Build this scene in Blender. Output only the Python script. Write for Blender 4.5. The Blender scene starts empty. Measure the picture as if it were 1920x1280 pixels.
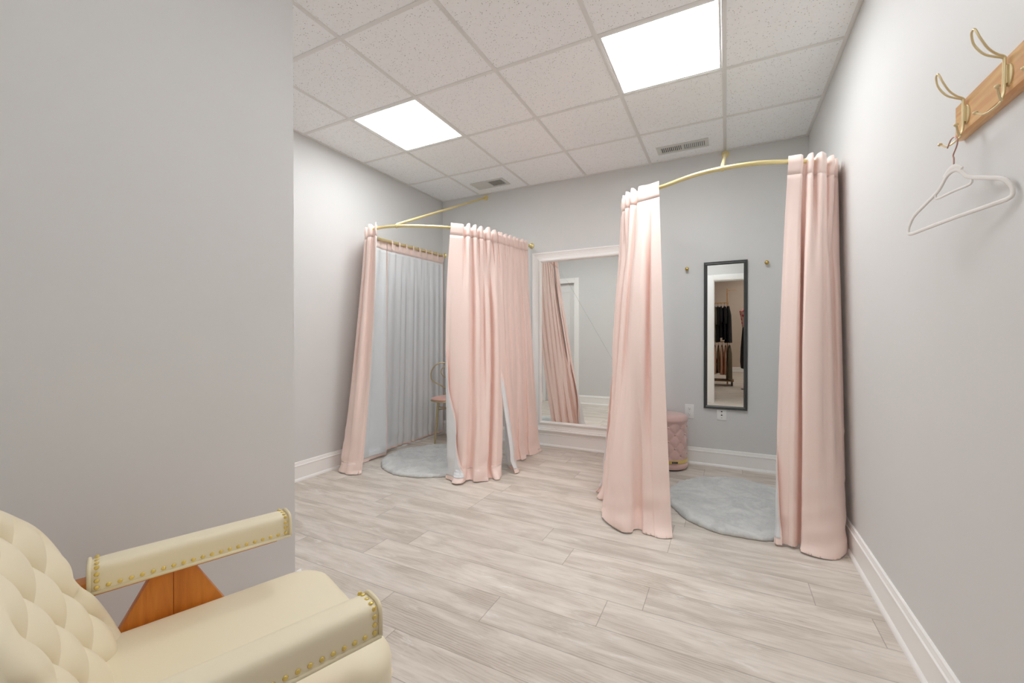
import bpy, bmesh, math, random
import numpy as np
from mathutils import Vector, Matrix

# ------------------------------------------------------------------ camera, light, exposure
S = bpy.context.scene
COL = S.collection
PI = math.pi
H, D, XL, XR = 2.705, 4.027, -2.965, 0.578      # ceiling height, back wall, left wall, right wall
PX, PY = -1.572, 1.125                           # corner of the wall block on the left
FY = 0.012                                       # inner face of the wall with the doorway
EYE = 1.097

cam_d = bpy.data.cameras.new('camera'); cam = bpy.data.objects.new('camera', cam_d); COL.objects.link(cam)
cam_d.sensor_width = 36; cam_d.sensor_fit = 'HORIZONTAL'; cam_d.lens = 788.0 / 1920 * 36
cam_d.clip_start = 0.03
yaw, pit, rol = 0.4714, -0.0055, -0.0012
F = Vector((-math.sin(yaw) * math.cos(pit), math.cos(yaw) * math.cos(pit), math.sin(pit)))
R = Vector((math.cos(yaw), math.sin(yaw), 0)); U = R.cross(F)
R2 = R * math.cos(rol) + U * math.sin(rol); U2 = -R * math.sin(rol) + U * math.cos(rol)
M = Matrix((R2, U2, -F)).transposed().to_4x4(); M.translation = (0, 0, EYE)
cam.matrix_world = M
S.camera = cam
S.view_settings.view_transform = 'Standard'; S.view_settings.look = 'None'
S.view_settings.exposure = 0.27; S.view_settings.gamma = 1.0; S.view_settings.use_curve_mapping = False
FILL_STRENGTH = 6.0  # extra panel out of view, added to brighten the doorway side
PANEL_STRENGTH = 19.5                             # the ceiling light panels of the fitting room
SHOP_STRENGTH = 15.0                              # added, unseen light panels of the shop behind the doorway
w = bpy.data.worlds.new('world'); S.world = w; w.use_nodes = True
w.node_tree.nodes['Background'].inputs[0].default_value = (1, 1, 1, 1)
w.node_tree.nodes['Background'].inputs[1].default_value = 0.0
S.cycles.max_bounces = 14; S.cycles.diffuse_bounces = 9; S.cycles.glossy_bounces = 6

# ------------------------------------------------------------------ material helpers
def lin(c):
    return tuple(((x / 255) / 12.92 if x / 255 <= 0.04045 else ((x / 255 + 0.055) / 1.055) ** 2.4) for x in c) + (1,)

class NT:
    def __init__(s, name):
        s.m = bpy.data.materials.new(name); s.m.use_nodes = True
        s.t = s.m.node_tree; s.b = s.t.nodes['Principled BSDF']; s.out = s.t.nodes['Material Output']
    def n(s, typ, **kw):
        nd = s.t.nodes.new(typ)
        for k, v in kw.items():
            if k.startswith('i_'): 
                key = k[2:]; key = int(key) if key.isdigit() else key.replace('_', ' ')
                s.set(nd.inputs[key], v)
            else: setattr(nd, k, v)
        return nd
    def set(s, inp, v):
        if hasattr(v, 'is_output') or isinstance(v, bpy.types.NodeSocket): s.t.links.new(v, inp)
        else: inp.default_value = v
    def p(s, **kw):
        for k, v in kw.items(): s.set(s.b.inputs[k.replace('_', ' ')], v)
        return s
    def math(s, op, a, b=0.0, c=0.0, clamp=False):
        nd = s.t.nodes.new('ShaderNodeMath'); nd.operation = op; nd.use_clamp = clamp
        s.set(nd.inputs[0], a); s.set(nd.inputs[1], b)
        if op in ('MULTIPLY_ADD', 'SMOOTH_MIN', 'COMPARE'): s.set(nd.inputs[2], c)
        return nd.outputs[0]
    def mix(s, f, a, b):
        nd = s.t.nodes.new('ShaderNodeMix'); nd.data_type = 'RGBA'
        s.set(nd.inputs[0], f); s.set(nd.inputs[6], a); s.set(nd.inputs[7], b); return nd.outputs[2]
    def ramp(s, f, lo, hi):
        nd = s.t.nodes.new('ShaderNodeMapRange'); s.set(nd.inputs[0], f); nd.inputs[1].default_value = lo; nd.inputs[2].default_value = hi
        nd.interpolation_type = 'SMOOTHSTEP'; return nd.outputs[0]
    def obj(s, scale=(1, 1, 1)):
        tc = s.n('ShaderNodeTexCoord'); mp = s.n('ShaderNodeMapping'); mp.inputs['Scale'].default_value = scale
        s.t.links.new(tc.outputs['Object'], mp.inputs[0]); return mp.outputs[0]
    def noise(s, vec, scale, detail=3, rough=0.5, dist=0.0, col=False):
        nd = s.n('ShaderNodeTexNoise'); s.set(nd.inputs['Vector'], vec); nd.inputs['Scale'].default_value = scale
        nd.inputs['Detail'].default_value = detail; nd.inputs['Roughness'].default_value = rough; nd.inputs['Distortion'].default_value = dist
        return nd.outputs['Color' if col else 'Fac']
    def bump(s, h, strength=0.2, dist=0.01):
        nd = s.n('ShaderNodeBump'); s.set(nd.inputs['Height'], h); nd.inputs['Strength'].default_value = strength; nd.inputs['Distance'].default_value = dist
        s.t.links.new(nd.outputs[0], s.b.inputs['Normal']); return s

def plain(name, c, rough=0.5, metal=0.0, bump=None, var=0.0, **kw):
    t = NT(name); t.p(Base_Color=lin(c), Roughness=rough, Metallic=metal)
    for k, v in kw.items(): t.p(**{k: v})
    if var:
        v = t.noise(t.obj(), 6, 4)
        c2 = tuple(max(0, x * (1 - var)) for x in c)
        t.p(Base_Color=t.mix(v, lin(c), lin(c2)))
    if bump: t.bump(t.noise(t.obj(), bump[0], 3), bump[1], bump[2] if len(bump) > 2 else 0.002)
    return t.m

M_wall = plain('wall_paint', (217, 217, 216), 0.62, bump=(350, 0.08, 0.001), var=0.012)
M_trim = plain('trim_paint', (244, 243, 241), 0.38, var=0.01)
M_gold = plain('brushed_brass', (232, 216, 160), 0.36, 0.55, bump=(900, 0.05, 0.0005))
M_gold_dark = plain('antique_brass', (205, 176, 104), 0.26, 0.95)
M_goldhook = plain('gold_wire', (226, 208, 164), 0.36, 0.45)
M_chairgold = plain('champagne_metal', (205, 190, 150), 0.28, 0.9)
M_rose = plain('rose_gold_wire', (190, 150, 140), 0.3, 0.8)
M_white_plastic = plain('white_plastic', (238, 238, 236), 0.35, var=0.01)
M_velvet_white = plain('flocked_white', (234, 231, 228), 0.85, bump=(1500, 0.2, 0.0005), var=0.01)
M_dark = plain('dark_slot', (40, 38, 36), 0.6, var=0.1)
M_black_frame = plain('charcoal_frame', (70, 71, 70), 0.35, var=0.05)
M_cream = plain('cream_leatherette', (238, 228, 200), 0.46, bump=(700, 0.06, 0.0005), var=0.02)
M_cream_pipe = plain('cream_piping', (234, 224, 192), 0.5, var=0.02)
M_nail = plain('brass_nailhead', (232, 208, 122), 0.28, 0.7)
M_pinkvelvet = plain('pink_velvet', (226, 188, 180), 0.6, bump=(500, 0.1, 0.0005), var=0.06, Sheen_Weight=0.4)
M_pinkseat = plain('pink_seat_velvet', (236, 184, 172), 0.6, bump=(500, 0.1, 0.0005), var=0.05, Sheen_Weight=0.4)
M_alum = plain('vent_metal_white', (214, 214, 210), 0.5, var=0.02)
M_ventdark = plain('vent_shadow', (88, 88, 84), 0.8, var=0.1)
M_grid = plain('ceiling_grid_metal', (231, 230, 228), 0.45, var=0.01)
M_door = plain('door_paint', (232, 231, 229), 0.4, var=0.01)
M_shopwall = plain('shop_wall_paint', (206, 190, 176), 0.7, var=0.03)
M_black_cloth = plain('black_garment', (22, 21, 23), 0.85, bump=(60, 0.3, 0.004), var=0.3)
M_olive_cloth = plain('olive_garment', (112, 103, 80), 0.85, var=0.25)
M_tan_cloth = plain('tan_garment', (240, 192, 158), 0.8, var=0.2)
M_brown_cloth = plain('brown_garment', (150, 118, 88), 0.8, var=0.3)
M_red_cloth = plain('red_cloth', (196, 62, 48), 0.8, var=0.1)

def fabric(name, c, c2, sheen=0.25, rough=0.55):
    t = NT(name)
    v = t.noise(t.obj((1, 1, 0.35)), 9, 4, 0.6)
    wv = t.noise(t.obj((1, 1, 0.12)), 420, 2)
    wh = t.noise(t.obj((0.12, 0.12, 1)), 420, 2)
    t.p(Base_Color=t.mix(v, lin(c), lin(c2)), Roughness=rough, Sheen_Weight=sheen, Sheen_Roughness=0.4)
    t.bump(t.math('ADD', wv, wh), 0.10, 0.0008)
    return t.m
M_pink = fabric('pink_curtain_satin', (246, 224, 216), (243, 219, 210))
M_lining = fabric('grey_curtain_lining', (229, 230, 232), (223, 225, 227), 0.1, 0.7)

def mirror_mat():
    t = NT('mirror_glass'); t.p(Base_Color=(0.90, 0.925, 0.91, 1), Metallic=1.0, Roughness=0.0)
    return t.m
M_mirror = mirror_mat()

def wood(name, c1, c2, rough, axis=(1, 14, 14), scale=3.0):
    t = NT(name)
    v = t.noise(t.obj(axis), scale, 6, 0.6, 0.8)
    f = t.ramp(v, 0.3, 0.72)
    t.p(Base_Color=t.mix(f, lin(c1), lin(c2)), Roughness=rough, Coat_Weight=0.25, Coat_Roughness=0.2)
    t.bump(v, 0.05, 0.002); return t.m
M_wood = wood('orange_stained_wood', (220, 138, 44), (196, 112, 26), 0.4, (10, 10, 1.2))
M_rackwood = wood('varnished_pine', (232, 190, 138), (212, 160, 112), 0.2, (12, 1.2, 12))
M_rackpink = M_rackwood

def emis(name, s, c=(1, 1, 1)):
    t = NT(name); t.p(Base_Color=(0.9, 0.9, 0.9, 1), Emission_Color=c + (1,), Emission_Strength=s); return t.m
M_panel = emis('light_panel_glow', PANEL_STRENGTH, (0.955, 0.982, 1.0))
M_panel_left = emis('light_panel_glow_left', PANEL_STRENGTH * .74, (0.955, 0.982, 1.0))
M_panel_fill = emis('added_fill_panel', FILL_STRENGTH, (0.955, 0.982, 1.0))
M_shopfill = emis('shop_fill_glow', SHOP_STRENGTH, (1.0, 0.95, 0.89))

def tile_mat():
    t = NT('acoustic_tile')
    v = t.obj()
    p = t.n('ShaderNodeTexVoronoi'); t.set(p.inputs['Vector'], v); p.inputs['Scale'].default_value = 80
    warp = t.noise(v, 40, 3)
    pits = t.math('MULTIPLY', t.math('SUBTRACT', 1.0, t.ramp(p.outputs['Distance'], 0.12, 0.27)), t.ramp(warp, 0.42, 0.56))
    fis = t.noise(t.obj((1, 1, 1)), 62, 2, 0.6, 3.0)
    f2 = t.math('ABSOLUTE', t.math('SUBTRACT', fis, 0.5))
    fiss = t.math('MULTIPLY', t.math('SUBTRACT', 1.0, t.ramp(f2, 0.003, 0.013)), t.ramp(t.noise(v, 30, 2), 0.52, 0.62))
    mask = t.math('MAXIMUM', pits, t.math('MULTIPLY', fiss, 0.6))
    t.p(Base_Color=t.mix(t.math('MULTIPLY', mask, 0.75), lin((250, 251, 252)), lin((140, 138, 135))), Roughness=0.9)
    t.bump(t.math('SUBTRACT', 1.0, mask), 0.3, 0.002)
    return t.m
M_tile = tile_mat()

def floor_mat(name='plank_floor'):
    t = NT(name)
    W_, L_ = 0.178, 1.22
    tc = t.n('ShaderNodeTexCoord'); sp = t.n('ShaderNodeSeparateXYZ'); t.t.links.new(tc.outputs['Object'], sp.inputs[0])
    x, y = sp.outputs[0], sp.outputs[1]
    ry = t.math('DIVIDE', t.math('SUBTRACT', y, 1.213), W_)
    row = t.math('FLOOR', ry); fy = t.math('FRACT', ry)
    wn = t.n('ShaderNodeTexWhiteNoise', noise_dimensions='1D'); t.set(wn.inputs['W'], t.math('ADD', row, 3.37))
    cx = t.math('ADD', t.math('DIVIDE', x, L_), wn.outputs['Value'])
    colm = t.math('FLOOR', cx); fx = t.math('FRACT', cx)
    cmb = t.n('ShaderNodeCombineXYZ'); t.set(cmb.inputs[0], colm); t.set(cmb.inputs[1], row)
    wn2 = t.n('ShaderNodeTexWhiteNoise', noise_dimensions='2D'); t.t.links.new(cmb.outputs[0], wn2.inputs['Vector'])
    rnd = wn2.outputs['Value']
    # seams
    ey_ = t.math('MINIMUM', fy, t.math('SUBTRACT', 1.0, fy)); ex_ = t.math('MINIMUM', fx, t.math('SUBTRACT', 1.0, fx))
    sy = t.math('SUBTRACT', 1.0, t.ramp(ey_, 0.003, 0.012)); sx = t.math('SUBTRACT', 1.0, t.ramp(ex_, 0.0005, 0.0020))
    seam = t.math('MAXIMUM', sy, sx)
    # grain coordinates, shifted per plank
    off = t.n('ShaderNodeVectorMath', operation='MULTIPLY_ADD')
    t.t.links.new(wn2.outputs['Color'], off.inputs[0]); off.inputs[1].default_value = (17, 9, 5)
    t.t.links.new(tc.outputs['Object'], off.inputs[2])
    def mp(sc):
        m_ = t.n('ShaderNodeMapping'); t.t.links.new(off.outputs[0], m_.inputs[0]); m_.inputs['Scale'].default_value = sc; return m_.outputs[0]
    big = t.noise(mp((1.3, 6.0, 1)), 1.9, 4, 0.6, 0.6)
    fine = t.noise(mp((2.0, 40.0, 1)), 3.0, 5, 0.65, 0.3)
    cath = t.n('ShaderNodeTexWave', wave_type='RINGS', rings_direction='Z')
    t.set(cath.inputs['Vector'], mp((1.6, 9.0, 1))); cath.inputs['Scale'].default_value = 3.2
    cath.inputs['Distortion'].default_value = 7; cath.inputs['Detail'].default_value = 3; cath.inputs['Detail Scale'].default_value = 1.2
    white = t.noise(mp((2.2, 8.0, 1)), 2.3, 5, 0.7, 0.5)
    c = t.mix(t.ramp(big, 0.30, 0.68), lin((224, 216, 207)), lin((201, 191, 180)))
    c = t.mix(t.math('MULTIPLY', t.ramp(fine, 0.42, 0.72), 0.42), c, lin((184, 172, 159)))
    c = t.mix(t.math('MULTIPLY', t.math('MULTIPLY', t.ramp(cath.outputs['Fac'], 0.35, 0.95), t.ramp(big, 0.46, 0.70)), 0.6), c, lin((166, 153, 140)))
    c = t.mix(t.math('MULTIPLY', t.ramp(white, 0.56, 0.78), 0.6), c, lin((242, 239, 234)))
    tone = t.math('MULTIPLY_ADD', rnd, 0.10, 0.94)
    hs = t.n('ShaderNodeHueSaturation'); t.set(hs.inputs['Value'], tone); t.set(hs.inputs['Color'], c)
    c = t.mix(t.math('MULTIPLY', seam, 0.55), hs.outputs[0], lin((120, 108, 98)))
    t.p(Base_Color=c, Roughness=t.math('MULTIPLY_ADD', fine, 0.12, 0.42), Specular_IOR_Level=0.35)
    h = t.math('SUBTRACT', t.math('MULTIPLY', fine, 0.25), seam)
    t.bump(h, 0.12, 0.002)
    return t.m
M_floor = floor_mat()

def rug_mat():
    t = NT('grey_faux_fur')
    a = t.noise(t.obj(), 5.5, 5, 0.6, 1.2)
    b = t.noise(t.obj(), 38, 4, 0.7, 0.8)
    c = t.mix(t.ramp(a, 0.32, 0.68), lin((193, 195, 194)), lin((220, 221, 219)))
    c = t.mix(t.math('MULTIPLY', t.ramp(b, 0.4, 0.75), 0.35), c, lin((230, 231, 230)))
    t.p(Base_Color=c, Roughness=0.95, Sheen_Weight=0.5, Sheen_Roughness=0.5)
    f = t.noise(t.obj(), 260, 3, 0.7)
    t.bump(t.math('ADD', t.math('MULTIPLY', b, 1.0), t.math('MULTIPLY', f, 0.7)), 0.5, 0.006)
    return t.m
M_rug = rug_mat()

# ------------------------------------------------------------------ object helpers
def mesh_obj(name, verts, faces, mat, parent=None, smooth=True, autosm=None, loc=None):
    me = bpy.data.meshes.new(name); me.from_pydata([tuple(map(float, v)) for v in verts], [], faces); me.update()
    me.materials.append(mat)
    if smooth: me.polygons.foreach_set('use_smooth', [True] * len(me.polygons))
    o = bpy.data.objects.new(name, me); COL.objects.link(o)
    if parent: o.parent = parent
    if autosm is not None:
        me.set_sharp_from_angle(angle=math.radians(autosm))
    return o

def empty(name, label, cat, loc=(0, 0, 0), rz=0.0, group=None):
    o = bpy.data.objects.new(name, None); COL.objects.link(o); o.empty_display_size = 0.1
    o.location = loc; o.rotation_euler = (0, 0, rz); tag(o, label, cat, group); return o
def tag(o, label, cat, group=None):
    o['label'] = label; o['category'] = cat
    if group: o['group'] = group
    return o
def struct(o, label=None):
    o['kind'] = 'structure'
    if label: o['label'] = label
    return o

class MB:
    """collects shapes into ONE mesh"""
    def __init__(s): s.v = []; s.f = []
    def add(s, v, f):
        n = len(s.v); s.v += [tuple(map(float, p)) for p in v]; s.f += [tuple(i + n for i in q) for q in f]; return s
    def box(s, x0, x1, y0, y1, z0, z1):
        return s.add([(x0, y0, z0), (x1, y0, z0), (x1, y1, z0), (x0, y1, z0), (x0, y0, z1), (x1, y0, z1), (x1, y1, z1), (x0, y1, z1)],
                     [(0, 3, 2, 1), (4, 5, 6, 7), (0, 1, 5, 4), (1, 2, 6, 5), (2, 3, 7, 6), (3, 0, 4, 7)])
    def tube(s, pts, r, seg=12, closed=False, caps=True):
        P = [Vector(p) for p in pts]; n = len(P)
        rr = r if isinstance(r, (list, tuple)) else [r] * n
        T = []
        for i in range(n):
            a = P[(i - 1) % n] if (closed or i > 0) else P[i]; b = P[(i + 1) % n] if (closed or i < n - 1) else P[i]
            T.append((b - a).normalized())
        up = Vector((0, 0, 1)) if abs(T[0].z) < 0.9 else Vector((0, 1, 0))
        nrm = (up - T[0] * up.dot(T[0])).normalized(); vs = []
        for i in range(n):
            nrm = (nrm - T[i] * nrm.dot(T[i])).normalized(); bn = T[i].cross(nrm)
            for k in range(seg):
                a = 2 * PI * k / seg; vs.append(P[i] + (nrm * math.cos(a) + bn * math.sin(a)) * rr[i])
        fs = []
        for i in range(n if closed else n - 1):
            j = (i + 1) % n
            for k in range(seg):
                k2 = (k + 1) % seg; fs.append((i * seg + k, i * seg + k2, j * seg + k2, j * seg + k))
        if not closed and caps: fs.append(tuple(range(seg))[::-1]); fs.append(tuple((n - 1) * seg + k for k in range(seg)))
        return s.add(vs, fs)
    def lathe(s, prof, c=(0, 0, 0), axis='z', seg=32, sx=1.0, sy=1.0):
        """prof list of (r, h)"""
        vs = []; n = len(prof)
        for (r, h) in prof:
            for k in range(seg):
                a = 2 * PI * k / seg; p = (r * math.cos(a) * sx, r * math.sin(a) * sy, h)
                if axis == 'y': p = (p[0], h, p[1])
                if axis == 'x': p = (h, p[0], p[1])
                vs.append((p[0] + c[0], p[1] + c[1], p[2] + c[2]))
        fs = [(i * seg + k, i * seg + (k + 1) % seg, (i + 1) * seg + (k + 1) % seg, (i + 1) * seg + k) for i in range(n - 1) for k in range(seg)]
        fs.append(tuple(range(seg))[::-1]); fs.append(tuple((n - 1) * seg + k for k in range(seg)))
        return s.add(vs, fs)
    def sphere(s, c, r, seg=14, sc=(1, 1, 1)):
        m = seg // 2; vs = []; fs = []
        for i in range(1, m):
            for k in range(seg):
                t = PI * i / m; a = 2 * PI * k / seg
                vs.append((c[0] + r * sc[0] * math.sin(t) * math.cos(a), c[1] + r * sc[1] * math.sin(t) * math.sin(a), c[2] + r * sc[2] * math.cos(t)))
        top = len(vs); vs.append((c[0], c[1], c[2] + r * sc[2])); vs.append((c[0], c[1], c[2] - r * sc[2]))
        for i in range(m - 2):
            for k in range(seg): fs.append((i * seg + k, (i + 1) * seg + k, (i + 1) * seg + (k + 1) % seg, i * seg + (k + 1) % seg))
        for k in range(seg): fs.append((top, k, (k + 1) % seg)); fs.append((top + 1, (m - 2) * seg + (k + 1) % seg, (m - 2) * seg + k))
        return s.add(vs, fs)
    def prism(s, poly, axis, a0, a1):
        """poly: 2-D points; extruded along axis 'x' (poly=(y,z)), 'y' (poly=(x,z)), 'z' (poly=(x,y))"""
        def mk(p, a):
            return {'x': (a, p[0], p[1]), 'y': (p[0], a, p[1]), 'z': (p[0], p[1], a)}[axis]
        n = len(poly); vs = [mk(p, a0) for p in poly] + [mk(p, a1) for p in poly]
        fs = [(i, (i + 1) % n, n + (i + 1) % n, n + i) for i in range(n)] + [tuple(range(n))[::-1], tuple(range(n, 2 * n))]
        return s.add(vs, fs)
    def build(s, name, mat, parent=None, smooth=False, autosm=None, bevel=0, seg=2):
        o = mesh_obj(name, s.v, s.f, mat, parent, smooth or autosm is not None)
        bm = bmesh.new(); bm.from_mesh(o.data); bmesh.ops.recalc_face_normals(bm, faces=bm.faces)
        if bevel:
            es = [e for e in bm.edges if len(e.link_faces) == 2 and e.calc_face_angle(0) > 0.5]
            bmesh.ops.bevel(bm, geom=es, offset=bevel, segments=seg, profile=0.6, affect='EDGES')
            if autosm is None: autosm = 40
        bm.to_mesh(o.data); bm.free()
        if autosm is not None:
            o.data.polygons.foreach_set('use_smooth', [True] * len(o.data.polygons)); o.data.set_sharp_from_angle(angle=math.radians(autosm))
        return o

def catmull(pts, n=8, closed=False):
    P = [np.array(p, float) for p in pts]; m = len(P); out = []
    rng = range(m) if closed else range(m - 1)
    for i in rng:
        p1, p2 = P[i], P[(i + 1) % m]
        p0 = P[(i - 1) % m] if (closed or i > 0) else 2 * p1 - p2
        p3 = P[(i + 2) % m] if (closed or i < m - 2) else 2 * p2 - p1
        for k in range(n):
            t = k / n; out.append(0.5 * ((2 * p1) + (-p0 + p2) * t + (2 * p0 - 5 * p1 + 4 * p2 - p3) * t * t + (-p0 + 3 * p1 - 3 * p2 + p3) * t ** 3))
    if not closed: out.append(P[-1])
    return [tuple(p) for p in out]

def smooth01(x): x = np.clip(x, 0, 1); return x * x * (3 - 2 * x)

# ------------------------------------------------------------------ room shell
mb = MB().box(XL, XR, FY - 0.12, D, -0.1, 0.0)
struct(mb.build('floor', M_floor))
struct(MB().box(XL - .12, XR + .12, D, D + .12, 0, H).build('wall_back', M_wall))
struct(MB().box(XL - .12, XL, PY, D, 0, H).build('wall_left', M_wall))
struct(MB().box(XR, XR + .12, FY - .12, D, 0, H).build('wall_right', M_wall))
# block on the left of the doorway: its right face is the big grey wall, its far face holds a white door
DX0, DX1 = -2.90, -2.36
mb = MB()
mb.box(DX1, PX, FY - .12, PY, 0, H); mb.box(XL, DX0, FY - .12, PY, 0, H); mb.box(DX0, DX1, FY - .12, PY, 2.06, H)
mb.box(DX0, DX1, FY - .12, PY - .12, 0, 2.06)
struct(mb.build('wall_partition', M_wall))
# doorway wall (the camera stands in the opening)
OX0, OX1, OZ = -0.195, 0.495, 2.10
mb = MB(); mb.box(PX, OX0, FY - .12, FY, 0, H); mb.box(OX1, XR, FY - .12, FY, 0, H); mb.box(OX0, OX1, FY - .12, FY, OZ, H)
struct(mb.build('wall_front', M_wall))

def base_prof(th=0.0):
    return [(0, 0), (.024, 0), (.024, .006), (.021, .014), (.016, .019), (.0135, .021), (.0135, .110), (.0165, .113), (.0165, .120), (.0115, .124),
            (.0105, .134), (.0085, .138), (.0085, .143), (.004, .147), (0, .147)]
P0 = base_prof()
def baseboard(name, side, a0, a1, pos):
    if side == 'back': mb = MB().prism([(pos - p, z) for p, z in P0], 'x', a0, a1)
    if side == 'front': mb = MB().prism([(pos + p, z) for p, z in P0], 'x', a0, a1)
    if side == 'left': mb = MB().prism([(pos + p, z) for p, z in P0], 'y', a0, a1)
    if side == 'right': mb = MB().prism([(pos - p, z) for p, z in P0], 'y', a0, a1)
    return struct(mb.build(name, M_trim, autosm=35))
baseboard('baseboard_back', 'back', XL, XR, D)
baseboard('baseboard_left', 'left', PY, D, XL)
baseboard('baseboard_right', 'right', FY, D, XR)
baseboard('baseboard_partition', 'left', FY, PY + .024, PX)
baseboard('baseboard_alcove', 'front', DX1 + .085, PX + .024, PY)
baseboard('baseboard_front', 'front', PX, OX0 - .095, FY)

# ceiling: tiles and grid
T = 0.6096
GX0, GY0 = -0.012, D - 0.606
gx = [GX0 + k * T for k in range(-4, 1)]
gy = [GY0 - k * T for k in range(0, 6)]
LIGHTS = [(-4, 1), (-1, 1), (-1, 4)]               # grid cells (column k .. k+1, row index); last cell is an added fill panel out of view
def cell(k, r): return GX0 + k * T, GX0 + (k + 1) * T, GY0 - (r + 1) * T + 0.0, GY0 - r * T
VENTS = [(-1, -1, (-0.50, -0.16, 3.740, 3.835), True), (-4, -1, (-2.34, -2.02, 3.715, 3.845), False)]
xs = [XL] + gx + [XR]; ys = [FY] + sorted(gy) + [D]
holes = [cell(k, r) for k, r in LIGHTS]
mb = MB()
for i in range(len(xs) - 1):
    for j in range(len(ys) - 1):
        cxm, cym = (xs[i] + xs[i + 1]) / 2, (ys[j] + ys[j + 1]) / 2
        if any(h[0] < cxm < h[1] and h[2] < cym < h[3] for h in holes): continue
        mb.box(xs[i], xs[i + 1], ys[j], ys[j + 1], H, H + .02)
ceil = struct(mb.build('ceiling', M_tile))
mb = MB(); g = .012
for x in gx: mb.box(x - g, x + g, FY, D, H - .004, H + .012); mb.box(x - .003, x + .003, FY, D, H - .0045, H - .004)
for y in gy:
    for i in range(len(xs) - 1): mb.box(xs[i] + (g if i else 0), xs[i + 1] - (g if i < len(xs) - 2 else 0), y - g, y + g, H - .004, H + .012)
mb.box(XL, XL + .02, FY, D, H - .005, H); mb.box(XR - .02, XR, FY, D, H - .005, H)
mb.box(XL + .02, XR - .02, D - .02, D, H - .005, H)
o = mb.build('ceiling_grid', M_grid, ceil, bevel=0.001)
struct(MB().box(XL - .1, XR + .1, FY - .12, D + .1, H + .10, H + .14).build('ceiling_slab', M_wall))

labs = ['square flush ceiling light panel over the left fitting booth', 'square flush ceiling light panel nearest the right wall, the larger in view',
        'added, unseen dimmer fill light panel above the doorway side of the room']
for (k, r), lb in zip(LIGHTS, labs):
    x0, x1, y0, y1 = cell(k, r)
    e = empty('ceiling_light', lb, 'ceiling light', ((x0 + x1) / 2, (y0 + y1) / 2, H))
    a = T / 2 - .013
    mb = MB()
    for (p, q, s_, t_) in [(-a, a, -a, -a + .012), (-a, a, a - .012, a), (-a, -a + .012, -a + .012, a - .012), (a - .012, a, -a + .012, a - .012)]:
        mb.box(p, q, s_, t_, -.002, .03)
    mb.build('light_frame', M_white_plastic, e, bevel=.001)
    a -= .012
    MB().box(-a, a, -a, a, .004, .012).build('diffuser', (M_panel if k == -1 else M_panel_left) if r < 4 else M_panel_fill, e)

for (k, r, (x0, x1, y0, y1), slats), lb in zip(VENTS, ['slatted white ceiling air vent above the right fitting booth', 'white ceiling air vent with one dark half in the far left corner']):
    e = empty('ceiling_vent', lb, 'air vent', ((x0 + x1) / 2, (y0 + y1) / 2, H)); w_, h_ = (x1 - x0) / 2, (y1 - y0) / 2
    mb = MB(); m_ = .03
    for q in [(-w_ - m_, w_ + m_, -h_ - m_, -h_), (-w_ - m_, w_ + m_, h_, h_ + m_), (-w_ - m_, -w_, -h_, h_), (w_, w_ + m_, -h_, h_), (-.008, .008, -h_, h_)]:
        mb.box(q[0], q[1], q[2], q[3], -.006, 0)
    mb.build('vent_frame', M_alum, e, bevel=.0015)
    MB().box(-w_, w_, -h_, h_, -.0008, -.0002).build('vent_throat', M_ventdark, e)
    # tilted slats on each half, leaning away from each other
    for sgn, half in ((-1, (-w_, -.008)), (1, (.008, w_))):
        n = 11; ml = MB()
        for i in range(n):
            x = half[0] + (i + .5) * (half[1] - half[0]) / n
            hw = .0042
            if slats:
                tl = .003 * sgn
                ml.add([(x - hw + tl, -h_, -.001), (x - hw + tl + .004, -h_, -.001), (x - hw + .004 - tl, -h_, -.006), (x - hw - tl, -h_, -.006),
                        (x - hw + tl, h_, -.001), (x - hw + tl + .004, h_, -.001), (x - hw + .004 - tl, h_, -.006), (x - hw - tl, h_, -.006)],
                       [(0, 1, 2, 3), (7, 6, 5, 4), (0, 4, 5, 1), (1, 5, 6, 2), (2, 6, 7, 3), (3, 7, 4, 0)])
            else:
                wd = .0135 if sgn < 0 else .0035
                ml.box(x - wd / 2, x + wd / 2, -h_, h_, -.005, -.002)
        ml.build('vent_slats', M_alum, e)

# white door and casing in the far face of the block, seen in the big mirror
mb = MB(); cz = 2.06
for q in [(DX1, DX1 + .085, 0, cz + .085), (DX0 - .055, DX0, 0, cz + .085)]: mb.box(q[0], q[1], PY, PY + .018, q[2], q[3])
mb.box(DX0, DX1, PY, PY + .018, cz, cz + .085)
struct(mb.build('trim_1', M_trim, bevel=.004))
d1 = struct(MB().box(DX0 + .003, DX1 - .003, PY - .09, PY - .05, .006, cz - .004).build('door_1', M_door, bevel=.002))
mb = MB()
for z0, z1 in ((.18, .92), (1.06, 1.92)):
    for (a, b, c_, d_) in [(DX0 + .09, DX1 - .09, z0, z0 + .012), (DX0 + .09, DX1 - .09, z1 - .012, z1), (DX0 + .09, DX0 + .102, z0 + .012, z1 - .012), (DX1 - .102, DX1 - .09, z0 + .012, z1 - .012)]:
        mb.box(a, b, PY - .052, PY - .044, c_, d_)
mb.build('door_panel_moulding', M_door, d1)

# casing of the doorway, both sides and jambs
mb = MB(); cw = .095
for (y0, y1) in ((FY, FY + .018), (FY - .138, FY - .12)):
    mb.box(OX0 - cw, OX0, y0, y1, 0, OZ + cw); mb.box(OX1, min(OX1 + cw, XR - .001), y0, y1, 0, OZ + cw); mb.box(OX0, OX1, y0, y1, OZ, OZ + cw)
mb.box(OX0 - .001, OX0 + .012, FY - .12, FY, 0, OZ); mb.box(OX1 - .012, OX1 + .001, FY - .12, FY, 0, OZ); mb.box(OX0 + .012, OX1 - .012, FY - .12, FY, OZ - .012, OZ)
struct(mb.build('trim_2', M_trim, bevel=.003))

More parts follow.
